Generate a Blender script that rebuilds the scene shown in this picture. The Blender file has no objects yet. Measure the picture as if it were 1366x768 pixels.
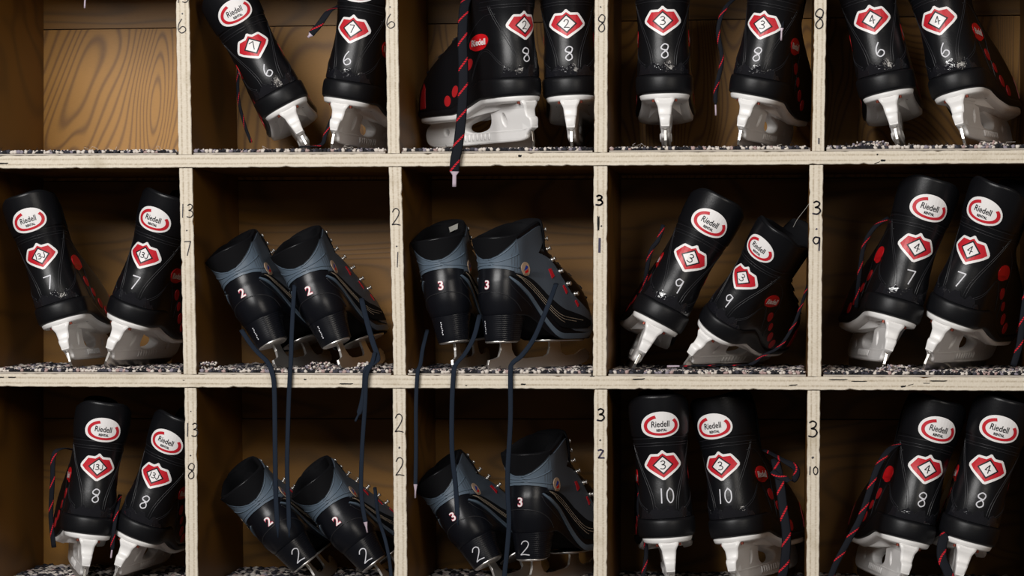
import bpy, math, random
import numpy as np
from mathutils import Matrix, Vector

# ------------------------------------------------------------------ camera, world, light, exposure
SC = bpy.context.scene
COL = SC.collection
F = 3393.0                                   # focal length in pixels of the 1366 px wide frame
TH = math.radians(6.005)                     # camera turned a little to the left
CD = 3.39*math.cos(TH); CX = CD*math.tan(TH)
cam_d = bpy.data.cameras.new('camera'); cam = bpy.data.objects.new('camera', cam_d); COL.objects.link(cam)
cam_d.sensor_fit = 'HORIZONTAL'; cam_d.sensor_width = 36.0; cam_d.lens = 36.0*F/1366
cam_d.clip_start = .1
cam.location = (CX, -CD, 0); cam.rotation_euler = (math.pi/2, 0, TH)
SC.camera = cam
SC.view_settings.view_transform = 'Standard'; SC.view_settings.look = 'None'
SC.view_settings.gamma = 1; SC.view_settings.use_curve_mapping = False
SC.view_settings.exposure = 0.0
world = bpy.data.worlds.new('world'); SC.world = world; world.use_nodes = True
world.node_tree.nodes['Background'].inputs[0].default_value = (1, .93, .86, 1)
world.node_tree.nodes['Background'].inputs[1].default_value = 0.055
def area(name, loc, target, sx, sy, power, colr):
    d = bpy.data.lights.new(name, 'AREA'); d.shape = 'RECTANGLE'; d.size = sx; d.size_y = sy
    d.energy = power; d.color = colr
    o = bpy.data.objects.new(name, d); COL.objects.link(o); o.location = loc
    o.rotation_euler = (Vector(target)-Vector(loc)).to_track_quat('-Z', 'Y').to_euler()
    return o
area('ceiling_lamp', (-.95, -2.9, 1.35), (0, 0, 0), 1.7, 1.1, 106, (1, .98, .96))

area('right_fill_light', (2.0, -3.2, .9), (0, 0, 0), 1.4, .8, 26, (1, .93, .84))  # added fill from the right, standing in for warm bounce off the wood

def W(px, py, Y=0.0):
    """point of the place seen at a pixel of the 1366x768 frame, on the upright plane y = Y"""
    t = (px-683)/F
    dx = math.cos(TH)*t-math.sin(TH); dy = math.sin(TH)*t+math.cos(TH)
    k = (Y+CD)/dy
    return Vector((CX+dx*k, Y, -(py-384)/F*k))

# ------------------------------------------------------------------ materials
def srgb(h):
    c = [int(h[i:i+2], 16)/255 for i in (0, 2, 4)]
    return tuple(x/12.92 if x <= .04045 else ((x+.055)/1.055)**2.4 for x in c)+(1,)
class NT:
    def __init__(s, name):
        s.m = bpy.data.materials.new(name); s.m.use_nodes = True
        s.t = s.m.node_tree; s.b = s.t.nodes['Principled BSDF']
    def n(s, kind, **kw):
        nd = s.t.nodes.new(kind)
        for k, v in kw.items():
            if k.startswith('i_'):
                key = k[2:]; key = int(key) if key.isdigit() else key.replace('_', ' ')
                if hasattr(v, 'links') or hasattr(v, 'is_linked'): s.t.links.new(v, nd.inputs[key])
                else: nd.inputs[key].default_value = v
            else: setattr(nd, k, v)
        return nd
    def l(s, a, b): s.t.links.new(a, b)
    def mth(s, op, a, b=None, c=None):
        nd = s.t.nodes.new('ShaderNodeMath'); nd.operation = op
        for i, v in enumerate((a, b, c)):
            if v is None: continue
            if hasattr(v, 'is_linked'): s.l(v, nd.inputs[i])
            else: nd.inputs[i].default_value = v
        return nd.outputs[0]
    def mix(s, f, a, b):
        nd = s.t.nodes.new('ShaderNodeMix'); nd.data_type = 'RGBA'
        for sock, v in ((nd.inputs['Factor'], f), (nd.inputs['A'], a), (nd.inputs['B'], b)):
            if hasattr(v, 'is_linked'): s.l(v, sock)
            else: sock.default_value = v
        return nd.outputs['Result']
    def bump(s, h, st, dist=.001):
        nd = s.n('ShaderNodeBump'); nd.inputs['Strength'].default_value = st; nd.inputs['Distance'].default_value = dist
        s.l(h, nd.inputs['Height']); s.l(nd.outputs[0], s.b.inputs['Normal'])
def simple(name, col, rough=.5, metal=0, bump=None, spec=.5, var=0):
    t = NT(name); b = t.b
    b.inputs['Base Color'].default_value = col; b.inputs['Roughness'].default_value = rough
    b.inputs['Metallic'].default_value = metal; b.inputs['Specular IOR Level'].default_value = spec
    tc = t.n('ShaderNodeTexCoord')
    if bump:
        nz = t.n('ShaderNodeTexNoise'); nz.inputs['Scale'].default_value = bump[0]; nz.inputs['Detail'].default_value = 4
        t.l(tc.outputs['Object'], nz.inputs['Vector']); t.bump(nz.outputs[0], bump[1], bump[2] if len(bump) > 2 else .0006)
    if var:
        nz = t.n('ShaderNodeTexNoise'); nz.inputs['Scale'].default_value = 45; nz.inputs['Detail'].default_value = 5
        t.l(tc.outputs['Object'], nz.inputs['Vector'])
        t.l(t.mix(nz.outputs[0], tuple(c*(1-var) for c in col[:3])+(1,), tuple(min(1, c*(1+var)) for c in col[:3])+(1,)), b.inputs['Base Color'])
    return t.m
def wood_material(name, dark, light, sx, sz, lines, amp, off=(0, 0, 0), rough=.5, axis='xz'):
    t = NT(name); tc = t.n('ShaderNodeTexCoord')
    mp = t.n('ShaderNodeMapping'); t.l(tc.outputs['Object'], mp.inputs[0])
    mp.inputs['Location'].default_value = off
    mp.inputs['Scale'].default_value = (sx, sx, sz)
    nz = t.n('ShaderNodeTexNoise'); t.l(mp.outputs[0], nz.inputs[0]); nz.inputs['Scale'].default_value = 1
    nz.inputs['Detail'].default_value = 1.5; nz.inputs['Roughness'].default_value = .35; nz.inputs['Distortion'].default_value = .7
    w = t.mth('SINE', t.mth('MULTIPLY', nz.outputs[0], lines))
    w = t.mth('MULTIPLY_ADD', w, .5, .5)
    w = t.mth('POWER', w, 3.2)
    fine = t.n('ShaderNodeTexNoise'); mp2 = t.n('ShaderNodeMapping'); t.l(tc.outputs['Object'], mp2.inputs[0])
    mp2.inputs['Scale'].default_value = (30, 30, 260) if axis == 'xz' else (260, 30, 30)
    t.l(mp2.outputs[0], fine.inputs[0]); fine.inputs['Detail'].default_value = 3
    big = t.n('ShaderNodeTexNoise'); t.l(tc.outputs['Object'], big.inputs[0]); big.inputs['Scale'].default_value = 9
    f = t.mth('MULTIPLY', w, amp)
    f = t.mth('MULTIPLY_ADD', fine.outputs[0], .3, f)
    f = t.mth('MULTIPLY_ADD', big.outputs[0], .35, f)
    f = t.mth('SUBTRACT', f, .12)
    t.l(t.mix(f, light, dark), t.b.inputs['Base Color'])
    t.b.inputs['Roughness'].default_value = rough
    t.bump(w, .12, .0005)
    return t.m
DK, LT = srgb('573a0a'), srgb('9a6a1e')
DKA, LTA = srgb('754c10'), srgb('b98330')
M = {}
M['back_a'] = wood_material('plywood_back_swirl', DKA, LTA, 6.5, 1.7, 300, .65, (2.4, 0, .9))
M['back_b'] = wood_material('plywood_back_long', DK, LT, 1.6, 8, 80, .42, (.3, 0, 5))
M['back_c'] = wood_material('plywood_back_low', DK, LT, 1.8, 7, 80, .42, (7.3, 0, 2))
M['inside'] = wood_material('plywood_inside', srgb('472b07'), srgb('7c5216'), 3, 5, 40, .45, (1, 2, 3))
def edge_material():
    t = NT('plywood_edge'); uv = t.n('ShaderNodeUVMap'); sp = t.n('ShaderNodeSeparateXYZ'); t.l(uv.outputs[0], sp.inputs[0])
    u, v = sp.outputs[0], sp.outputs[1]
    tc = t.n('ShaderNodeTexCoord')
    wob = t.n('ShaderNodeTexNoise'); wob.inputs['Scale'].default_value = 14; t.l(tc.outputs['Object'], wob.inputs[0])
    v2 = t.mth('MULTIPLY_ADD', wob.outputs[0], .12, v)
    cb = t.n('ShaderNodeCombineXYZ'); t.l(t.mth('MULTIPLY', u, 420), cb.inputs[0]); t.l(t.mth('MULTIPLY', v, 5), cb.inputs[1])
    nz = t.n('ShaderNodeTexNoise'); t.l(cb.outputs[0], nz.inputs[0]); nz.inputs['Scale'].default_value = 1; nz.inputs['Detail'].default_value = 3
    cb2 = t.n('ShaderNodeCombineXYZ'); t.l(t.mth('MULTIPLY', u, 16), cb2.inputs[0]); t.l(t.mth('MULTIPLY', v, 3), cb2.inputs[1])
    nl = t.n('ShaderNodeTexNoise'); t.l(cb2.outputs[0], nl.inputs[0]); nl.inputs['Scale'].default_value = 1
    def band(c, w):
        d = t.mth('ABSOLUTE', t.mth('SUBTRACT', v2, c))
        return t.mth('SUBTRACT', 1, t.mth('SMOOTH_MIN', t.mth('DIVIDE', d, w), 1, .2))
    b1 = t.mth('MAXIMUM', band(.36, .085), t.mth('MULTIPLY', band(.76, .11), .9))
    b1 = t.mth('MAXIMUM', b1, 0)
    k = t.mth('MULTIPLY', b1, t.mth('MULTIPLY_ADD', nz.outputs[0], 1.5, -.18))
    k = t.mth('MULTIPLY', k, t.mth('MULTIPLY_ADD', nl.outputs[0], 1.6, -.05))
    rampf = t.mth('MAXIMUM', t.mth('MINIMUM', t.mth('MULTIPLY', k, .95), 1), 0)
    c0 = t.mix(nz.outputs[0], srgb('e8dfd0'), srgb('cfc2ac'))
    c1 = t.mix(rampf, c0, srgb('86704e'))
    dirt = t.n('ShaderNodeTexNoise'); t.l(tc.outputs['Object'], dirt.inputs[0]); dirt.inputs['Scale'].default_value = 22; dirt.inputs['Detail'].default_value = 6
    dm = t.mth('MAXIMUM', t.mth('MULTIPLY', t.mth('SUBTRACT', dirt.outputs[0], .58), 3), 0)
    c2 = t.mix(t.mth('MINIMUM', dm, .55), c1, srgb('a5967a'))
    t.l(c2, t.b.inputs['Base Color']); t.b.inputs['Roughness'].default_value = .75
    t.bump(nz.outputs[0], .5, .0006)
    return t.m
M['edge'] = edge_material()
M['void'] = simple('dark_gap', (.006, .005, .004, 1), .9)
M['ink'] = simple('marker_ink', srgb('26222e'), .5)
M['ink_violet'] = simple('violet_marker_ink', srgb('2c2545'), .5)
M['leather'] = simple('black_leather', (.005, .0052, .0065, 1), .34, 0, (420, .25, .0004), .3)
M['leather_soft'] = simple('black_soft_lining', (.004, .004, .005, 1), .8, 0, (300, .3), .12)
M['leather_fig'] = simple('black_smooth_leather', (.005, .0055, .008, 1), .3, 0, (260, .15, .0003), .3)
M['outsole'] = simple('black_rubber', (.005, .0052, .0065, 1), .42, 0, (250, .15), .28)
M['gloss'] = simple('glossy_clear_heel', (.01, .01, .013, 1), .08, 0, (130, .8, .0016), .9)
M['holder'] = simple('white_plastic', srgb('eceae8'), .35, 0, None, .5, .03)
M['steel'] = simple('blade_steel', (.55, .53, .5, 1), .28, 1, (90, .1))
M['chrome'] = simple('chromed_blade', (.72, .7, .67, 1), .34, .9, (60, .08))
M['rivet'] = simple('copper_rivet', srgb('7a3a2c'), .45, .6)
M['white'] = simple('sticker_white', srgb('f4f1f0'), .4)
M['red'] = simple('sticker_red', srgb('c8202e'), .4)
M['badge_red'] = simple('badge_red', srgb('d01820'), .35)
M['vent_red'] = simple('vent_red', srgb('a8161c'), .5)
M['black'] = simple('print_black', srgb('15131a'), .45)
M['silver'] = simple('silver_pen', srgb('d4d4da'), .5)
M['seam'] = simple('stitched_seam', (.015, .015, .018, 1), .4)
M['grey_blue'] = simple('grey_blue_synthetic', srgb('566472'), .42, 0, (500, .2))
M['grey_dark'] = simple('charcoal_synthetic', srgb('4a535e'), .5, 0, (500, .2))
M['suede'] = simple('black_suede', (.004, .004, .005, 1), .9, 0, None, .15)
M['thread'] = simple('tan_thread', srgb('a89884'), .7)
M['pink'] = simple('decal_pink', srgb('d8546a'), .5)
M['tan'] = simple('badge_tan', srgb('b59a82'), .5)
M['blue'] = simple('badge_blue', srgb('23389c'), .5)
M['aglet'] = simple('clear_aglet', srgb('b8a8b4'), .25)
M['navy_lace'] = simple('dark_blue_grey_lace', srgb('1c2430'), .85, 0, (900, .5), .15)
M['tag'] = simple('cloth_tag', srgb('a5a39c'), .8)
M['mat'] = simple('carpet_backing', srgb('b0a79c'), .9)
def lace_material():
    t = NT('black_lace_red_fleck'); uv = t.n('ShaderNodeUVMap'); sp = t.n('ShaderNodeSeparateXYZ'); t.l(uv.outputs[0], sp.inputs[0])
    f = t.mth('FRACT', t.mth('MULTIPLY', sp.outputs[0], 1/.034))
    a = t.mth('ABSOLUTE', t.mth('SUBTRACT', t.mth('MULTIPLY', f, 4.0), t.mth('SUBTRACT', 1.4, sp.outputs[1])))
    on = t.mth('LESS_THAN', a, .24)
    g = t.mth('GREATER_THAN', t.mth('FRACT', t.mth('MULTIPLY', sp.outputs[0], 1/.0028)), .3)
    t.l(t.mix(t.mth('MULTIPLY', on, g), (.007, .008, .012, 1), srgb('c8202c')), t.b.inputs['Base Color']); t.b.inputs['Specular IOR Level'].default_value = .15
    t.b.inputs['Roughness'].default_value = .8
    return t.m
M['red_lace'] = lace_material()
PILE = [simple('pile_'+n, srgb(c), .95) for n, c in (('cream', 'd8cfc6'), ('grey', '8d8690'), ('charcoal', '1d1c22'), ('rose', 'b39a96'), ('slate', '3c3b44'))]

# ------------------------------------------------------------------ object helpers
def mesh(name, verts, faces, mats, mi=None, smooth=False, uvs=None):
    me = bpy.data.meshes.new(name)
    me.from_pydata([tuple(v) for v in verts], [], faces)
    for m in (mats if isinstance(mats, (list, tuple)) else [mats]): me.materials.append(m)
    if mi is not None: me.polygons.foreach_set('material_index', mi)
    if smooth: me.polygons.foreach_set('use_smooth', [True]*len(me.polygons))
    if uvs is not None:
        l = me.uv_layers.new(name='UVMap')
        vi = [0]*len(me.loops); me.loops.foreach_get('vertex_index', vi)
        flat = []
        for i in vi: flat += [uvs[i][0], uvs[i][1]]
        l.data.foreach_set('uv', flat)
    me.validate(); me.update()
    return me
def ob(name, me, parent=None, loc=None, label=None, **kw):
    o = bpy.data.objects.new(name, me); COL.objects.link(o)
    if parent: o.parent = parent
    if loc: o.location = loc
    if label: o['label'] = label
    for k, v in kw.items(): o[k] = v
    return o
def catmull(p, n=8, closed=False):
    p = [np.array(q, float) for q in p]
    if len(p) < 3: return p
    out = []; N = len(p)
    rng = range(N if closed else N-1)
    for i in rng:
        a = p[(i-1) % N] if (closed or i > 0) else 2*p[0]-p[1]
        b = p[i]; c = p[(i+1) % N]
        d = p[(i+2) % N] if (closed or i+2 < N) else 2*p[-1]-p[-2]
        for k in range(n):
            t = k/n
            out.append(.5*((2*b)+(c-a)*t+(2*a-5*b+4*c-d)*t*t+(3*b-a-3*c+d)*t**3))
    if not closed: out.append(p[-1])
    return out
def tube(pts, w, th, mats, name='lace', smooth=8, aglet=0, sides=8, endmat=True, side_hint=(1, 0, 0)):
    """flat or round cord through points; a tip of length aglet in the second material"""
    P = [Vector(q) for q in (catmull(pts, smooth) if smooth > 1 else pts)]
    L = [0]
    for a, b in zip(P, P[1:]): L.append(L[-1]+(b-a).length)
    V = []; U = []; Fc = []; mi = []
    for i, p in enumerate(P):
        d = (P[min(i+1, len(P)-1)]-P[max(i-1, 0)])
        d = d.normalized() if d.length > 1e-9 else Vector((0, 0, 1))
        s = Vector(side_hint)-d*d.dot(Vector(side_hint))
        if s.length < .15: s = Vector((0, 1, 0))-d*d.y
        s.normalize(); n = d.cross(s)
        rest = L[-1]-L[i]
        k = 1.0
        if aglet and rest < aglet: k = .42 if w > .005 else .75
        for j in range(sides):
            a = 2*math.pi*j/sides
            V.append(p+s*(math.cos(a)*w/2*k)+n*(math.sin(a)*max(th/2, th/2*(1 if k == 1 else 1.2))))
            U.append((L[i], math.cos(a)))
    for i in range(len(P)-1):
        for j in range(sides):
            Fc.append((i*sides+j, i*sides+(j+1) % sides, (i+1)*sides+(j+1) % sides, (i+1)*sides+j))
            mi.append(1 if (aglet and L[-1]-L[i+1] < aglet*.9) else 0)
    Fc.append(tuple(range(sides))[::-1]); mi.append(0)
    e = (len(P)-1)*sides; Fc.append(tuple(e+j for j in range(sides))); mi.append(1 if aglet else 0)
    return V, Fc, mi, U
def tube_mesh(name, pts, w, th, mats, **kw):
    V, Fc, mi, U = tube(pts, w, th, mats, **kw)
    if not isinstance(mats, (list, tuple)): mi = None
    return mesh(name, V, Fc, mats, mi, True, U)
def join(parts):
    V = []; Fc = []; mi = []
    for p in parts:
        b = len(V); V += list(p[0]); Fc += [tuple(i+b for i in f) for f in p[1]]
        mi += list(p[2]) if len(p) > 2 and p[2] is not None else [0]*len(p[1])
    return V, Fc, mi
def extrude_profile(loops, half, bevel):
    """side outline with holes in (y,z) -> solid, thickness along x; returns verts, faces"""
    cu = bpy.data.curves.new('tmp', 'CURVE'); cu.dimensions = '2D'; cu.fill_mode = 'BOTH'
    cu.extrude = max(half-bevel, 1e-5); cu.bevel_depth = bevel; cu.bevel_resolution = 1
    for lp in loops:
        s = cu.splines.new('POLY'); s.points.add(len(lp)-1)
        for q, p in zip(s.points, lp): q.co = (p[0], p[1], 0, 1)
        s.use_cyclic_u = True
    o = bpy.data.objects.new('tmp', cu); COL.objects.link(o)
    dg = bpy.context.evaluated_depsgraph_get(); me = bpy.data.meshes.new_from_object(o.evaluated_get(dg))
    V = [(v.co.z, v.co.x, v.co.y) for v in me.vertices]; Fc = [tuple(p.vertices) for p in me.polygons]
    bpy.data.objects.remove(o); bpy.data.curves.remove(cu); bpy.data.meshes.remove(me)
    return V, Fc
_TX = {}
def text2d(s, h, bold=0.0, shear=0.0):
    """glyph outlines of a word as flat polygons centred on 0, cap height h"""
    key = (s, h, bold, shear)
    if key in _TX: return _TX[key]
    cu = bpy.data.curves.new('tmp', 'FONT'); cu.body = s; cu.size = 1; cu.offset = bold; cu.shear = shear
    cu.align_x = 'CENTER'; cu.align_y = 'CENTER'; cu.resolution_u = 3
    o = bpy.data.objects.new('tmp', cu); COL.objects.link(o)
    dg = bpy.context.evaluated_depsgraph_get(); me = bpy.data.meshes.new_from_object(o.evaluated_get(dg))
    ys = [v.co.y for v in me.vertices]; xs = [v.co.x for v in me.vertices]
    k = h/(max(ys)-min(ys)); my = (max(ys)+min(ys))/2; mx = (max(xs)+min(xs))/2
    out = [[((me.vertices[i].co.x-mx)*k, (me.vertices[i].co.y-my)*k) for i in p.vertices] for p in me.polygons]
    bpy.data.objects.remove(o); bpy.data.curves.remove(cu); bpy.data.meshes.remove(me)
    _TX[key] = out
    return out
def G_(p, sm=True): return (p, sm)
GLY = {
 '0': [G_([(.3, 1), (.05, .75), (.03, .3), (.28, 0), (.55, .25), (.55, .75), (.3, 1), (.25, .99)])],
 '1': [G_([(.3, 1), (.26, 0)], False)],
 '2': [G_([(.02, .78), (.16, .96), (.38, 1), (.56, .84), (.5, .58), (.26, .28), (.0, .02)]), G_([(0, .02), (.3, .05), (.66, .0)])],
 '3': [G_([(.08, .9), (.32, 1), (.56, .86), (.46, .63), (.2, .53)]), G_([(.2, .53), (.5, .47), (.62, .24), (.38, .02), (.0, .06)])],
 '4': [G_([(.42, 0), (.46, 1), (.02, .36), (.66, .38)], False)],
 '5': [G_([(.6, 1), (.1, 1), (.08, .6)], False), G_([(.08, .6), (.4, .62), (.6, .35), (.4, .03), (.02, .08)])],
 '6': [G_([(.3, 1), (.08, .62), (.05, .22), (.28, 0), (.56, .14), (.56, .36), (.34, .46), (.1, .26)])],
 '7': [G_([(0, .97), (.6, 1), (.28, 0)], False)],
 '8': [G_([(.5, .56), (.12, .62), (.06, .8), (.3, 1), (.56, .88), (.48, .6), (.12, .32), (.08, .12), (.28, 0), (.52, .14), (.5, .38), (.3, .54), (.1, .66)])],
 '9': [G_([(.5, .95), (.2, .98), (.05, .74), (.22, .5), (.46, .6), (.54, .95), (.53, .5), (.5, 0)])],
 'z': [G_([(.05, .92), (.32, 1), (.58, .88), (.1, .1), (.66, .1)], False)],
 '.': [G_([(.2, .12), (.3, .0)], False)],
 ',': [G_([(.3, .3), (.2, .0)], False)],
 '-': [G_([(.1, .0), (.12, 1)], False)],
}
def strokes(text, h, w, ox=0, oy=0, slant=0, gap=.25, asp=1.0):
    """hand drawn characters as ribbon quads, centred on (ox, oy)"""
    quads = []; x0 = 0; adv = []
    for ch in text: adv.append(.66 if ch not in '1-.' else .42)
    tot = sum(adv)+gap*(len(text)-1)
    x0 = -tot/2
    for ch, a in zip(text, adv):
        for pts, sm in GLY[ch]:
            q = catmull(pts, 5) if sm else [np.array(p, float) for p in pts]
            q = [((p[0]-(.0 if ch != '1' else .08)+x0+slant*(p[1]-.5))*h*asp+ox, (p[1]-.5)*h+oy) for p in q]
            for i in range(len(q)-1):
                (ax, ay), (bx, by) = q[i], q[i+1]
                dx, dy = bx-ax, by-ay; L = math.hypot(dx, dy) or 1e-9
                ex, ey = dx/L*w*.25, dy/L*w*.25; nx, ny = -dy/L*w/2, dx/L*w/2
                quads.append([(ax-ex+nx, ay-ey+ny), (ax-ex-nx, ay-ey-ny), (bx+ex-nx, by+ey-ny), (bx+ex+nx, by+ey+ny)])
        x0 += a+gap
    return quads
def sm(a, b, x):
    t = max(0., min(1., (x-a)/(b-a))); return t*t*(3-2*t)

# ------------------------------------------------------------------ the surface of a boot
class Surf:
    """stack of foot-shaped outlines; addressed by (arc length from the heel, z) or by (side, y, z); units mm"""
    def __init__(s, rows, warp, nz=70, na=72):
        rows = np.array(rows, float); s.z0, s.z1 = rows[0, 0], rows[-1, 0]
        s.zs = np.linspace(s.z0, s.z1, nz)
        cols = []
        for c in range(1, 5):   # smooth interpolation through the rows
            pts = catmull([(r[0], r[c]) for r in rows], 12); pts = np.array(pts)
            cols.append(np.interp(s.zs, pts[:, 0], pts[:, 1]))
        yb, yf, wr, wf = cols
        s.na = na; a = np.linspace(0, math.pi, na); u = (1-np.cos(a))/2
        G = np.zeros((nz, na, 3))
        for k in range(nz):
            L = yf[k]-yb[k]; y = L*u
            Rh = min(wr[k]*1.05, L*.45); Rt = min(wf[k]*1.7, L*.5)
            ch = np.sqrt(np.clip(1-(1-np.clip(y/Rh, 0, 1))**2, 0, 1))
            ct = np.sqrt(np.clip(1-(1-np.clip((L-y)/Rt, 0, 1))**2, 0, 1))**.9
            tt = np.clip((y/L-.25)/.45, 0, 1); tt = tt*tt*(3-2*tt)
            waist = 1-.07*np.exp(-((y/L-.35)/.15)**2)*(1 if L > 180 else 0)
            G[k, :, 0] = (wr[k]+(wf[k]-wr[k])*tt)*ch*ct*waist
            G[k, :, 1] = yb[k]+y
            G[k, :, 2] = [warp(yy, s.zs[k]) for yy in G[k, :, 1]]
        s.G = G
        d = np.linalg.norm(np.diff(G, axis=1), axis=2)
        s.S = np.concatenate([np.zeros((nz, 1)), np.cumsum(d, axis=1)], axis=1)
    def _row(s, k, key, val):
        arr = s.S[k] if key == 's' else s.G[k, :, 1]
        i = np.interp(val, arr, np.arange(s.na)); j = min(int(i), s.na-2); f = i-j
        return s.G[k, j]*(1-f)+s.G[k, j+1]*f
    def raw(s, key, side, v, z):
        t = (z-s.z0)/(s.z1-s.z0)*(len(s.zs)-1); t = max(0, min(len(s.zs)-1.0001, t)); k = int(t); f = t-k
        p = s._row(k, key, v)*(1-f)+s._row(k+1, key, v)*f
        return np.array([p[0]*side, p[1], p[2]])
    def at(s, u, z, off=0, mode='s'):
        """mode 's': u signed arc length; mode +1/-1: u = y on that side"""
        if mode == 's':
            side = 1 if u >= 0 else -1
            f = lambda a, b: s.raw('s', 1 if a >= 0 else -1, abs(a), b)
        else:
            f = lambda a, b: s.raw('y', mode, a, b)
        p = f(u, z)
        if off == 0: return p
        e = 1.2
        du = f(u+e, z)-f(u-e, z); dz = f(u, min(z+e, s.z1))-f(u, max(z-e, s.z0))
        n = np.cross(du, dz)
        if mode == -1: n = -n
        n = n/(np.linalg.norm(n) or 1)
        return p+n*off
    def body(s, rim=None, floor_inset=10):
        """outer wall, rolled rim and inside wall"""
        nz = len(s.zs); V = []; ringn = 2*s.na-2; Fc = []
        def ring(g, sc=1.0, dz=0):
            c = np.array([0, (g[0, 1]+g[-1, 1])/2, 0])
            pts = [g[i] for i in range(s.na)]+[g[i]*np.array([-1, 1, 1]) for i in range(s.na-2, 0, -1)]
            for p in pts:
                q = p.copy(); r = np.array([p[0], p[1]-c[1]]); L = np.linalg.norm(r) or 1
                q[0] -= r[0]/L*sc; q[1] -= r[1]/L*sc; q[2] += dz; V.append(q)
        for k in range(0, nz): ring(s.G[k], 0)
        n = nz
        if rim:
            ring(s.G[-1], 1.5, 1.5); ring(s.G[-1], 4, 2); ring(s.G[-1], 6, 0); ring(s.G[-1], 7, -8)
            ring(s.G[-12], 7, -20); n += 5
            c = len(V); 
            ring(s.G[nz//3], 16, 0); n += 1
        for k in range(n-1):
            for j in range(ringn):
                a = k*ringn+j; b = k*ringn+(j+1) % ringn
                Fc.append((a, b, b+ringn, a+ringn))
        Fc.append(tuple(range(ringn))[::-1])
        Fc.append(tuple((n-1)*ringn+j for j in range(ringn)))
        return V, Fc
def clip_cell(poly, x0, x1, y0, y1):
    for ax, val, sg in ((0, x0, 1), (0, x1, -1), (1, y0, 1), (1, y1, -1)):
        out = []; n = len(poly)
        if n < 3: return []
        for i in range(n):
            a = poly[i-1]; b = poly[i]
            da = (a[ax]-val)*sg; db = (b[ax]-val)*sg
            if (da >= 0) != (db >= 0):
                t = da/(da-db); out.append((a[0]+(b[0]-a[0])*t, a[1]+(b[1]-a[1])*t))
            if db >= 0: out.append(b)
        poly = out
    return poly
def patch(sf, poly, off, mode='s', cell=4.0, skirt=True):
    """a panel of the boot: flat outline wrapped on the surface, standing proud by off"""
    xs = [p[0] for p in poly]; ys = [p[1] for p in poly]
    V = []; idx = {}; Fc = []; src = []
    def vid(p):
        k = (round(p[0], 3), round(p[1], 3))
        if k not in idx: idx[k] = len(V); V.append(sf.at(p[0], p[1], off, mode)); src.append(p)
        return idx[k]
    i0, i1 = math.floor(min(xs)/cell), math.ceil(max(xs)/cell); j0, j1 = math.floor(min(ys)/cell), math.ceil(max(ys)/cell)
    for i in range(i0, i1):
        for j in range(j0, j1):
            q = clip_cell(poly, i*cell, (i+1)*cell, j*cell, (j+1)*cell)
            if len(q) < 3: continue
            f = []
            for p in q:
                v = vid(p)
                if not f or (f[-1] != v): f.append(v)
            if len(f) > 2 and f[0] == f[-1]: f.pop()
            if len(set(f)) == len(f) and len(f) >= 3: Fc.append(tuple(f))
    if skirt:
        n = len(poly); base = len(V)
        dense = []
        for i in range(n):
            a, b = poly[i], poly[(i+1) % n]; L = math.hypot(b[0]-a[0], b[1]-a[1]); m = max(1, int(L/cell)+1)
            for k in range(m): dense.append((a[0]+(b[0]-a[0])*k/m, a[1]+(b[1]-a[1])*k/m))
        for p in dense: V.append(sf.at(p[0], p[1], off, mode)); V.append(sf.at(p[0], p[1], -.2, mode))
        m = len(dense)
        for i in range(m):
            a = base+2*i; b = base+2*((i+1) % m); Fc.append((a, b, b+1, a+1))
    return V, Fc
def wrap(sf, polys, off, ox=0, oz=0, mode='s', flip=1, rot=0):
    V = []; Fc = []; c, s_ = math.cos(rot), math.sin(rot)
    for q in polys:
        b = len(V)
        for x, y in q:
            X, Y = x*c-y*s_, x*s_+y*c
            V.append(sf.at(ox+X*flip, oz+Y, off, mode))
        Fc.append(tuple(range(b, b+len(q))))
    return V, Fc
def cord(sf, line, off, r, mode='s', smooth=6, dash=None):
    pts = catmull(line, smooth) if smooth > 1 else line
    P = [sf.at(p[0], p[1], off, mode) for p in pts]
    if not dash:
        V, Fc, _, _ = tube(P, 2*r, 2*r, None, smooth=1, sides=5); return V, Fc
    out = []
    L = 0; seg = []; on = True
    fine = []
    for a, b in zip(P, P[1:]):
        m = max(1, int(np.linalg.norm(b-a)/.8)); fine += [a+(b-a)*k/m for k in range(m)]
    fine.append(P[-1]); step = max(2, int(dash/.8))
    for i in range(0, len(fine)-step, step+1):
        V, Fc, _, _ = tube(fine[i:i+step+1], 2*r, 2*r, None, smooth=1, sides=4); out.append((V, Fc))
    V, Fc, _ = join(out); return V, Fc
def ell(cx, cy, rx, ry, n=28, a0=0, rot=0):
    o = []
    for i in range(n):
        a = a0+2*math.pi*i/n; x, y = rx*math.cos(a), ry*math.sin(a)
        o.append((cx+x*math.cos(rot)-y*math.sin(rot), cy+x*math.sin(rot)+y*math.cos(rot)))
    return o
def mm(V): return [(v[0]*.001, v[1]*.001, v[2]*.001) for v in V]

# ------------------------------------------------------------------ hockey skate
def h_warp(y, z):
    zz = z-sm(60, 132, y)*(18+16*max(0, min(1, (z-69)/24)))*(1-sm(92, 165, z))
    if z > 205:
        t = (z-205)/35
        zz += t*(10*math.exp(-(y/22)**2)-12*sm(40, 110, y))
    return zz
HS = Surf([(92, 3, 231, 34, 37.5), (97, 1.5, 233, 35, 38.5), (110, 1, 231, 34.5, 38), (122, 2, 220, 33.5, 37), (134, 4, 198, 32.5, 35.5), (146, 6, 166, 32, 34),
           (160, 7, 134, 32, 33), (176, 6, 115, 33, 33), (192, 3, 107, 35, 33), (208, 0, 105, 37, 33), (224, -3, 104, 38, 34), (240, -5, 104, 37.5, 34)], h_warp)
HSOLE = Surf([(69, 3, 229, 35, 37.5), (71, 0, 232, 36.5, 39), (80, -1.5, 234, 37.5, 40), (90, -1, 234, 37.5, 40), (93.5, 1, 232, 36, 38.5)], h_warp, 12)
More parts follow.
